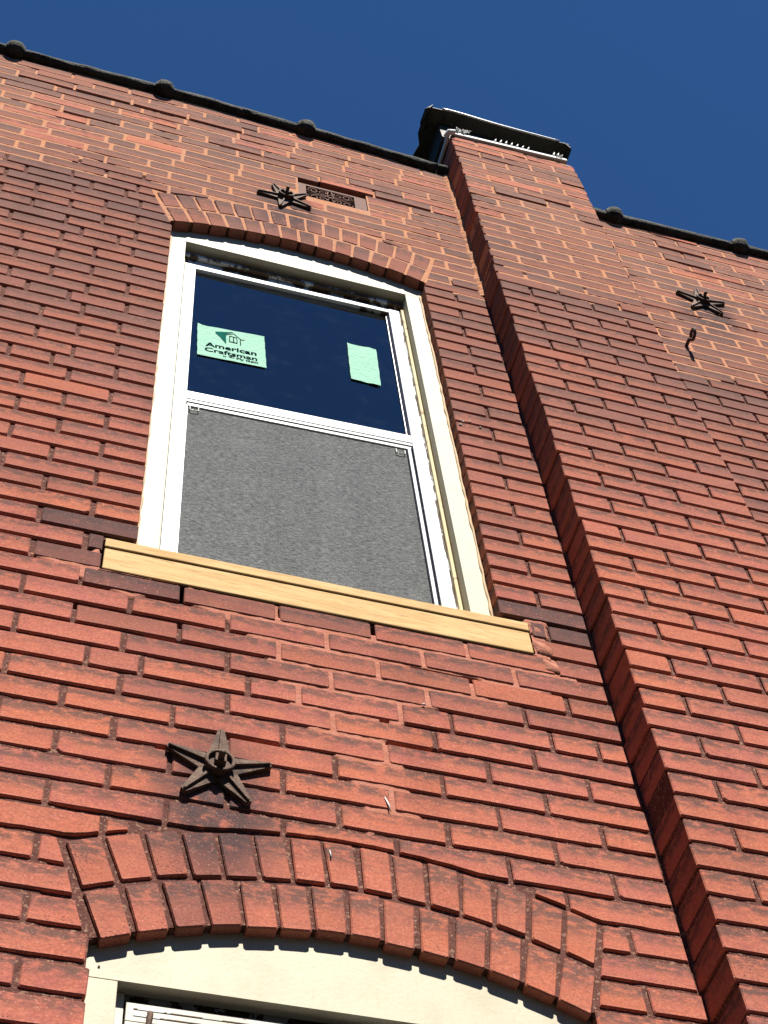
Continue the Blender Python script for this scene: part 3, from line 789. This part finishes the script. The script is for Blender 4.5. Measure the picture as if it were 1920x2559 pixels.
# ------------------------------------------------------------------ iron star anchors
def star(name, label, x, z, rot, group):
    root = empty(name, label, 'wall anchor', group, (x, 0, z))
    root.rotation_euler = (0, -R(rot), 0)
    Ro, Ri = .106, .040; n = 5
    for k in range(n):
        a = R(90+72*k); mbk = MB()
        d = np.array([math.cos(a), math.sin(a)]); p = np.array([-d[1], d[0]])
        il = np.array([math.cos(a+R(36)), math.sin(a+R(36))])*Ri; ir = np.array([math.cos(a-R(36)), math.sin(a-R(36))])*Ri
        tl = d*Ro+p*.0065; tr = d*Ro-p*.0065
        def v3(q, y): return (q[0], y, q[1])
        rl0, rr0 = d*.016+p*.0036, d*.016-p*.0036; rl1, rr1 = d*(Ro-.002)+p*.0022, d*(Ro-.002)-p*.0022
        yb, ye, yr0, yr1 = -.002, -.009, -.0165, -.0165
        c0 = np.array([0, 0])
        V = [v3(c0, ye), v3(il, ye), v3(tl, ye-.003), v3(tr, ye-.003), v3(ir, ye),              # 0-4 upper edge
             v3(il, yb), v3(tl, yb), v3(tr, yb), v3(ir, yb),                                  # 5-8 base
             v3(rl0, yr0+.005), v3(rl1, yr1+.005), v3(rr1, yr1+.005), v3(rr0, yr0+.005),      # 9-12 rib foot
             v3(rl0, yr0-.001), v3(rl1, yr1), v3(rr1, yr1), v3(rr0, yr0-.001)]                # 13-16 rib top
        F = [(0, 1, 9), (1, 2, 10, 9), (2, 3, 11, 10), (3, 4, 12, 11), (4, 0, 12), (0, 9, 12), (1, 5, 6, 2), (2, 6, 7, 3), (3, 7, 8, 4),
             (9, 10, 14, 13), (10, 11, 15, 14), (11, 12, 16, 15), (13, 14, 15, 16), (9, 13, 16, 12)]
        mbk.add(V, F); o = mbk.build('arm', M_iron, root, bevel=.0011)
    mb = MB().tube([(math.cos(2*math.pi*i/24)*.0265, -.0235, math.sin(2*math.pi*i/24)*.0265) for i in range(24)], .0042, 8, True); mb.build('hub_ring', M_iron, root, True)
    mb = MB().tube([(0, -.002, 0), (0, -.019, 0)], .027, 24); mb.build('hub', M_iron, root)
    mb = MB().add([(-.011, -.017, -.011), (.011, -.017, -.011), (.011, -.017, .011), (-.011, -.017, .011), (-.011, -.033, -.011), (.011, -.033, -.011), (.011, -.033, .011), (-.011, -.033, .011)],
                  [(0, 1, 5, 4), (1, 2, 6, 5), (2, 3, 7, 6), (3, 0, 4, 7), (4, 5, 6, 7), (3, 2, 1, 0)]); mb.build('nut', M_iron, root, bevel=.0015)
    mb = MB().tube([(0, -.02, 0), (0, -.046, 0), (0, -.049, 0)], .0065, 10, rs=[.0065, .0065, .004]); mb.build('bolt', M_iron, root, True)
    return root
grp = 'iron star anchors on the wall'
star('star_anchor', 'rusty iron star anchor between the two windows, largest and lowest of the three', *STARS[0][:2], STARS[0][3], grp)
star('star_anchor', 'rusty iron star anchor beside the ornate vent grille above the upper window', *STARS[1][:2], STARS[1][3], grp)
star('star_anchor', 'rusty iron star anchor right of the chimney, above the iron hook', *STARS[2][:2], STARS[2][3], grp)

# ------------------------------------------------------------------ eye hook
hk = empty('iron_hook', 'black iron eye hook sticking out of the wall right of the chimney', 'hook', loc=(.754, 0, 3.244))
P = [(0, .02, 0), (0, -.022, 0), (.001, -.032, .003)]
MB().tube(P, .0068, 8).build('shank', M_iron, hk, True)
MB().tube([(.003+.002*math.cos(t), -.052+.020*math.cos(t), -.006+.020*math.sin(t)) for t in np.linspace(.6, 6.1, 18)], .006, 8).build('eye', M_iron, hk, True)

# ------------------------------------------------------------------ ornate vent grille
vg = empty('vent_grille', 'small ornate iron vent grille recessed in the brick beside a star anchor', 'vent', loc=(0, 0, 0))
x0, x1, z0, z1 = VENT; yv = .011; zp = 3.958
mb = MB()  # niche lining
mb.add([(x0, .001, z0), (x1, .001, z0), (x1, .001, z1), (x0, .001, z1), (x0, .06, z0), (x1, .06, z0), (x1, .06, z1), (x0, .06, z1)],
       [(0, 1, 5, 4), (1, 2, 6, 5), (2, 3, 7, 6), (3, 0, 4, 7)])
o = mb.build('niche', M_mortar, vg)
gx0, gx1, gz0, gz1 = -.620, -.432, z0+.014, 3.945
mb = MB(); mb.box(x0, gx0, yv-.004, yv+.004, z0, zp); mb.box(gx1, x1, yv-.004, yv+.004, z0, zp); mb.box(gx0, gx1, yv-.004, yv+.004, gz1, zp); mb.box(gx0, gx1, yv-.004, yv+.004, z0, gz0)
mb.build('plate', M_grille, vg)
MB().box(x0, x1, .052, .056, z0, z1).build('dark_duct', M_room, vg)
mb = MB(); cx, cz = (gx0+gx1)/2, (gz0+gz1)/2; hw, hh = (gx1-gx0)/2, (gz1-gz0)/2
def spiral(ax, az, r0, turns, ph, sx=1, sz=1, n=16):
    return [(ax+sx*r0*(1-.72*i/n)*math.cos(ph+turns*2*math.pi*i/n), yv, az+sz*r0*(1-.72*i/n)*math.sin(ph+turns*2*math.pi*i/n)) for i in range(n+1)]
for sx in (-1, 1):
    for sz in (-1, 1):
        mb.tube(spiral(cx+sx*hw*.70, cz+sz*hh*.52, .022, 1.1, 0, sx, sz), .0026, 5)
        mb.tube(spiral(cx+sx*hw*.33, cz+sz*hh*.55, .018, 1.1, 2.4, sx, sz), .0026, 5)
        mb.tube([(cx, yv, cz), (cx+sx*hw*.25, yv, cz+sz*hh*.12), (cx+sx*hw*.55, yv, cz+sz*hh*.15), (cx+sx*hw*.98, yv, cz+sz*hh*.42)], .0026, 5)
        mb.tube([(cx, yv, cz), (cx+sx*hw*.12, yv, cz+sz*hh*.5), (cx+sx*hw*.06, yv, cz+sz*hh*.98)], .0026, 5)
        mb.tube([(cx+sx*hw*.1, yv, cz+sz*hh*.9), (cx+sx*hw*.5, yv, cz+sz*hh*.95), (cx+sx*hw*.9, yv, cz+sz*hh*.93)], .0024, 5)
mb.tube([(cx-hw, yv, cz), (cx+hw, yv, cz)], .0022, 5)
mb.tube([(cx+math.cos(t)*.014, yv-.002, cz+math.sin(t)*.014) for t in np.linspace(0, 2*math.pi, 13)[:-1]], .003, 5, True)
mb.build('scrollwork', M_grille, vg, True)

# ------------------------------------------------------------------ upper window
win = empty('sash_window', 'tall upper window in cream casing with dark glass above and grey screen below', 'window')
YC = .036; HB = 3.186; A = A_up
# head casing: board under the arch
def head_board(A, yc, zb, par, name='head_casing', th=.044):
    xs = np.linspace(XL-.006, XR+.006, 30); zt = A.intr(np.clip(xs, XL, XR))+.02; n = len(xs); V = []
    for y in (yc, yc+th): V += [(x, y, zb) for x in xs]+[(x, y, z) for x, z in zip(xs, zt)]
    F = []
    for i in range(n-1):
        F += [(i, i+1, n+i+1, n+i), (2*n+i, 3*n+i, 3*n+i+1, 2*n+i+1), (i, 2*n+i, 2*n+i+1, i+1)]
    F += [(0, n, 3*n, 2*n), (n-1, 3*n-1, 4*n-1, 2*n-1)]
    return mesh_obj(name, V, F, M_cream, par)
head_board(A_up, YC, HB, win)
CI_L, CI_R = -1.044, -.2865
MB().box(XL-.006, CI_L, YC, YC+.044, 1.20, HB-.0015).build('side_casing', M_cream, win, bevel=.0012)
MB().box(CI_R, XR+.008, YC, YC+.044, 1.20, HB-.0015).build('side_casing', M_cream, win, bevel=.0012)
# irregular caulk beads
def bead(x, y, z0, z1, w, par, mat=M_caulk, name='caulk_bead', seed=1):
    zs = np.arange(z0, z1, .012); pts = [(x+.002*float(vnoise(z, seed, 25, 12)), y, z) for z in zs]; rs = [w*(.8+.30*float(vnoise(z, seed+5., 28, 13))) for z in zs]
    return MB().tube(pts, w, 6, rs=rs).build(name, mat, par, True)
bead(XL+.0035, YC-.001, 1.245, 3.20, .0045, win, seed=1); bead(XR-.0045, YC-.001, 1.245, 3.20, .0048, win, seed=3)
# old stops behind the casing
MB().box(CI_L+.001, CI_R-.001, .082, .098, 3.10, HB+.01).build('head_stop', M_peel, win)
MB().box(CI_L+.001, CI_R-.001, .066, .080, 3.150, 3.166, .0).build('head_stop_bead', M_peel, win)
MB().box(-.2985, -.2885, .067, .10, 1.2, 3.12).build('side_stop', M_stop, win, bevel=.002)
bead(-.2995, .078, 1.25, 3.11, .0035, win, M_peel, 'peeled_edge', 7)
MB().box(-1.0425, -1.0375, .075, .10, 1.2, 3.14).build('side_stop', M_cream, win)
MB().box(-.2885, CI_R, .079, .10, 1.2, HB).build('jamb_liner', M_cream, win)
MB().box(CI_L, -1.0425, .079, .10, 1.2, HB).build('jamb_liner', M_cream, win)
# vinyl frame
VL, VR, VT, GL, GR = -1.0355, -.3005, 3.110, -.9985, -.3385
T_ = .024; tl = T_/(VR-VL)
RZ = 2.180
MB().box(VL, GL, .078, .115, 1.2, VT).build('frame_jamb', M_white, win, bevel=.0015)
MB().box(GR, VR, .078, .115, 1.2, VT+.018).build('frame_jamb', M_white, win, bevel=.0015)
MB().box(GL, GR, .0795, .114, 3.083, VT, .020).build('frame_head', M_white, win, bevel=.0015)
MB().box(GL, GR, .0805, .112, 2.163, 2.207, .030).build('meeting_rail', M_white, win, bevel=.0012)
MB().box(GL, GR, .085, .112, 2.158, 2.1635, .030).build('rail_groove', M_gasket, win)
MB().box(GL, GR, .0815, .108, 2.146, 2.1585, .030).build('lower_rail', M_white, win, bevel=.001)
MB().box(GL, GR, .084, .108, 2.1425, 2.1465, .030).build('rail_groove', M_gasket, win)
# panes
P_ = lambda y, zt, zb, n='upper_pane', m_=M_glass: mesh_obj(n, [(GL, y, zb), (GR, y, zb), (GR, y, zt), (GL, y, zt)], [(0, 1, 2, 3)], m_, win)
P_(.092, 3.10, 2.19); P_(.107, 3.10, 2.19, 'inner_pane', M_glass2)
MB().box(GR-.0085, GR, .0865, .091, 2.232, 3.09).build('gasket', M_gasket, win)
MB().box(GR-.0105, GR-.0088, .0855, .091, 2.232, 3.075).build('bright_bead', M_capedge, win)
MB().box(GL, GR, .089, .0915, 2.205, 2.212, .03).build('gasket', M_gasket, win)
# screen
MB().box(GL+.003, GR-.003, .0845, .090, 2.128, 2.1425, .030).build('screen_frame_top', M_white, win, bevel=.001)
MB().box(GL+.002, GL+.0055, .0845, .090, 1.2, 2.130).build('screen_frame_side', M_white, win)
MB().box(GL+.0002, GL+.0018, .084, .090, 1.2, 2.140).build('screen_gasket', M_gasket, win)
MB().box(GR-.0155, GR-.006, .0835, .090, 1.2, 2.155).build('screen_frame_side', M_white, win, bevel=.001)
MB().box(GR-.0055, GR-.0030, .0838, .090, 1.2, 2.165).build('screen_gasket', M_gasket, win)
MB().box(GR-.0195, GR-.0175, .0838, .090, 1.2, 2.155).build('screen_gasket', M_gasket, win)
mesh_obj('insect_screen', [(GL, .0885, 1.2), (GR-.014, .0885, 1.2), (GR-.014, .0885, 2.165), (GL, .0885, 2.136)], [(0, 1, 2, 3)], M_screen, win)
mesh_obj('lower_pane', [(GL, .118, 1.2), (GR, .118, 1.2), (GR, .118, 2.2), (GL, .118, 2.2)], [(0, 1, 2, 3)], M_glass2, win)
for (x, w, z) in ((GL+.012, .024, 2.100), (GR-.052, .026, 2.118)):
    MB().tube([(x, .083, z+.022), (x, .0825, z+.003), (x+.003, .0825, z), (x+w-.003, .0825, z), (x+w, .0825, z+.003), (x+w, .083, z+.022)], .0016, 6).build('pull_tab', M_steel, win, True)
# new pine sill
MB().box(SILL[0], SILL[1], -.0045, .115, 1.2030, 1.2350, .0).build('sill_nosing', M_wood, win, bevel=.002)
MB().box(SILL[0]+.001, SILL[1]-.0005, -.0005, .112, SILL[2]+.003, 1.2010).build('sill_fascia', M_wood, win, bevel=.0025)

# ------------------------------------------------------------------ stickers
def sticker(name, label, corners, wav, seed, grp_):
    root = empty(name, label, 'sticker', grp_)
    TL, TR, BR, BL = [np.array(p) for p in corners]; n = 14; V = []; F = []
    for j in range(n+1):
        for i in range(n+1):
            u, v = i/n, j/n; p = (TL*(1-u)+TR*u)*(1-v)+(BL*(1-u)+BR*u)*v
            p = p.copy()
            if j == 0: p[1] += wav*(.9*math.exp(-u*18)-.55*math.exp(-((u-.12)/.12)**2)-.25*math.sin(u*5))
            if i in (0, n): p[0] += .0006*math.sin(j*1.7+seed+i)
            y = .0895-.0008-(.0009 if seed == 1 else .0030)*(.5+.5*float(vnoise(u*3+seed, v*3, 1.6, 14)))
            V.append((p[0], y, p[1]))
    for j in range(n):
        for i in range(n):
            a = j*(n+1)+i; F.append((a, a+n+1, a+n+2, a+1))
    o = mesh_obj('paper', V, F, M_stick, root, True)
    return root, (TL, TR, BR, BL)
stk, cor = sticker('sticker', 'mint green printed label reading American Craftsman on the left of the upper pane', [(-.98, 2.682), (-.77, 2.697), (-.765, 2.482), (-.975, 2.469)], .008, 1, 'stickers on the upper pane')
sticker('sticker', 'blank crumpled mint green paper at the right of the upper pane', [(-.498, 2.795), (-.402, 2.797), (-.405, 2.537), (-.500, 2.541)], .002, 4, 'stickers on the upper pane')
def S2(u, v, y=.0874):
    y -= .0
    TL, TR, BR, BL = cor; p = (TL*(1-u)+TR*u)*(1-v)+(BL*(1-u)+BR*u)*v; return (p[0], y, p[1])
def UVp(x, y): return ((x-180)/1275.0, (y-(210+(x-180)*.207))/592.0)
def text(body, u0, u1, vb, cap_v, offset=.0):
    cu = bpy.data.curves.new('lettering', 'FONT'); cu.body = body; cu.size = 1; cu.offset = offset; cu.resolution_u = 3
    o = bpy.data.objects.new('lettering', cu); C.objects.link(o); bpy.context.view_layer.update()
    me = bpy.data.meshes.new_from_object(o); bpy.data.objects.remove(o)
    co = np.zeros(len(me.vertices)*3); me.vertices.foreach_get('co', co); co = co.reshape(-1, 3)
    x = (co[:, 0]-co[:, 0].min())/np.ptp(co[:, 0]); H = .72
    y = co[:, 1]/H
    new = [S2(u0+(u1-u0)*a, vb-cap_v*b_) for a, b_ in zip(x, y)]
    me.vertices.foreach_set('co', np.array(new).ravel()); me.update(); me.materials.clear(); me.materials.append(M_ink)
    ob = bpy.data.objects.new('lettering', me); C.objects.link(ob); ob.parent = stk
text('American', .115, .865, .682, .132, .024); text('Craftsman', .105, .87, .845, .122, .024); text('by', .37, .42, .925, .045, .02); text('Ply Gem', .565, .88, .930, .062, .03)
def poly(pts, mat, name, y=.0875):
    V = [S2(*UVp(*p), y) for p in pts]; mesh_obj(name, V, [tuple(range(len(V)))], mat, stk)
poly([(515, 372), (870, 388), (695, 428), (718, 445), (716, 612), (600, 478), (520, 412)], M_green, 'roof_emblem')
def strokes(lines, w, name, mat=M_ink):
    mb = MB()
    for ln in lines: mb.tube([S2(*UVp(*p), .0876) for p in ln], w, 5)
    mb.build(name, mat, stk)
strokes([[(700, 440), (865, 418), (1000, 540), (1065, 545)], [(985, 545), (988, 640)], [(785, 465), (780, 570), (925, 605), (920, 500), (785, 465)], [(858, 485), (858, 590)]], .0014, 'house_emblem')
strokes([[(760, 858), (800, 845), (860, 860), (855, 885), (800, 880), (760, 858)], [(790, 870), (830, 850)]], .0012, 'round_emblem')

# ------------------------------------------------------------------ lower window
lw = empty('arched_window', 'old cream arched window at the bottom edge under the rowlock brick arch', 'window')
YL = .022; LB = -.010
head_board(A_low, YL, LB, lw, th=.030)
MB().box(XL-.006, -1.0505, YL, YL+.04, -1.93, LB-.0015).build('side_casing', M_cream, lw, bevel=.0012)
MB().box(-.2775, XR+.006, YL, YL+.04, -1.93, LB-.0015).build('side_casing', M_cream, lw, bevel=.0012)
MB().box(-1.05, -.278, .066, .11, -.012, .05).build('head_stop', M_peel, lw)
SX0, SX1 = -1.0315, -.297
MB().box(-1.049, SX0-.003, .046, .11, -1.93, -.0125).build('side_stop', M_oldwhite, lw, bevel=.001)
MB().box(SX1+.003, -.279, .046, .11, -1.93, -.0125).build('side_stop', M_oldwhite, lw, bevel=.001)
MB().box(SX0, SX1, .040, .085, -.072, -.0345, .004).build('storm_rail', M_oldwhite, lw, bevel=.001)
MB().box(SX0, SX0+.035, .0405, .084, -1.93, -.0725).build('storm_stile', M_oldwhite, lw, bevel=.001)
MB().box(SX1-.035, SX1, .0405, .084, -1.93, -.0725).build('storm_stile', M_oldwhite, lw, bevel=.001)
MB().box(SX0, SX1, .0585, .084, -.99, -.94).build('storm_rail', M_oldwhite, lw, bevel=.001)
MB().box(SX0, SX1, .0585, .084, -1.93, -1.88).build('storm_rail', M_oldwhite, lw, bevel=.001)
mesh_obj('storm_pane', [(SX0, .075, -1.93), (SX1, .075, -1.93), (SX1, .075, -.03), (SX0, .075, -.03)], [(0, 1, 2, 3)], M_glass2, lw)
MB().tube([(-.996, .040, -.115), (-.995, .033, -.085), (-.993, .032, -.060), (-.993, .038, -.054)], .005, 8).build('latch', M_iron, lw, True)
for z in (-.047, -.060): MB().box(SX0+.012, SX1-.012, .0390, .0405, z-.001, z+.0008, .004).build('moulding_line', M_peel, lw)
MB().tube([(-1.083, YL+.004, .012), (-1.083, YL-.0015, .012)], .0022, 8).build('nail_head', M_iron, lw)
MB().box(XL-.05, XR+.05, -.03, .12, -2.05, -1.93).build('stone_sill', simple('sandstone', (.33, .29, .24), .9), lw, bevel=.006)

# ------------------------------------------------------------------ houses and trees added out of view to block low sky light
M_nb = simple('weathered_siding', (.10, .095, .085), .9, .3, (.06, .055, .05), 0, 4)
M_nroof = simple('grey_shingles', (.05, .05, .052), .9)
M_leaf = simple('leaves', (.045, .075, .022), .8, .5, (.02, .038, .012), 0, 2, .3, .01)
M_bark = simple('bark', (.08, .06, .045), .9)
def house(x0, x1, y0, y1, h, label):  # unseen house, added to keep bright low sky off the shaded brick
    e = empty('added_house', label, 'house', 'added houses blocking the low sky')
    MB().box(x0, x1, y0, y1, GROUND, GROUND+h).build('wall', M_nb, e)
    ym = (y0+y1)/2; z = GROUND+h; rz = z+abs(y1-y0)*.28; a, b_ = x0-.4, x1+.4; c0, c1 = min(y0, y1)-.4, max(y0, y1)+.4
    mesh_obj('roof', [(a, c0, z+.002), (b_, c0, z+.002), (b_, c1, z+.002), (a, c1, z+.002), (a, ym, rz), (b_, ym, rz)], [(0, 1, 5, 4), (3, 4, 5, 2), (0, 4, 3), (1, 2, 5), (0, 3, 2, 1)], M_nroof, e)
    yf = max(y0, y1)
    for x in np.arange(x0+1.5, x1-1, 3.0):
        for zz in (GROUND+1, GROUND+3.9):
            if zz+1.5 > GROUND+h: continue
            MB().box(x, x+1, yf-.05, yf+.03, zz, zz+1.5).build('window_frame', M_oldwhite, e)
            MB().box(x+.08, x+.92, yf+.03, yf+.035, zz+.08, zz+1.42).build('window_pane', M_room, e)
house(-11, 1, -20, -10.5, 6.2, 'added grey two storey siding house across the yard behind the camera, the left one')
house(3, 16, -20, -10.5, 6.2, 'added grey two storey siding house across the yard behind the camera, the right one')
def tree(x, y, h, rad, seed, label):  # unseen tree, added to cover the bright horizon and darken brick sides
    rr = random.Random(seed); e = empty('added_tree', label, 'tree', 'added trees blocking the low sky', (x, y, GROUND))
    MB().tube([(0, 0, 0), (.1, 0, h*.3), (0, .1, h*.55), (.05, 0, h*.8)], .2, 8, rs=[.26, .2, .14, .05]).build('trunk', M_bark, e, True)
    V = []; F = []
    cl = [(rr.gauss(0, rad*.5), rr.gauss(0, rad*.5), h*rr.uniform(.32, .98), rr.uniform(.5, 1.1)) for _ in range(46)]
    for cx, cy, cz, cr in cl:
        for _ in range(170):
            d = Vector((rr.gauss(0, 1), rr.gauss(0, 1), rr.gauss(0, 1))).normalized()*cr*rr.uniform(.5, 1); p = Vector((cx, cy, cz))+d
            u = Vector((rr.gauss(0, 1), rr.gauss(0, 1), rr.gauss(0, 1))).normalized(); w = u.cross(d).normalized()*.11; u = u*.13
            n = len(V); V += [tuple(p-u), tuple(p+w), tuple(p+u), tuple(p-w)]; F.append((n, n+1, n+2, n+3))
    mesh_obj('crown', V, F, M_leaf, e)
for i, (x, y, h, rd) in enumerate([(-8.5, -1.5, 9.5, 2.6), (-9, -6, 9.5, 2.6), (-8, 3.5, 9.5, 2.6), (9, -5, 9, 2.4), (10, 0.5, 9, 2.4), (-12, -9.5, 10, 2.8), (11.5, -9.5, 9, 2.4)]):
    tree(x, y, h, rd, i, ['added broad leafy tree nearest the left end of the brick wall', 'added leafy tree at the left edge of the yard', 'added leafy tree beyond the left corner of the house', 'added leafy tree at the right edge of the yard', 'added leafy tree off the right end of the brick wall', 'added tall tree beside the left grey house', 'added tree beside the right grey house'][i])
# paint flecks and scratches on the bricks
def fleck(pts, w, mat, y=-.0035):
    MB().tube([(x, y, z) for x, z in pts], w, 5, rs=[w*.3]+[w]*(len(pts)-2)+[w*.3] if len(pts) > 2 else [w*.4, w]).build('paint_fleck', mat, wall, True)
fleck([(-.572, .520), (-.566, .500), (-.563, .478)], .0022, M_spike)
fleck([(-.690, .345), (-.688, .325)], .0016, M_spike)
for (x, z) in ((-.218, 2.235), (-.211, 2.228), (-.19, 2.238), (-.222, 2.205), (-.160, 2.215), (-.466, .838)): fleck([(x, z), (x+.005, z+.003), (x+.010, z-.001)], .0028, M_spike)
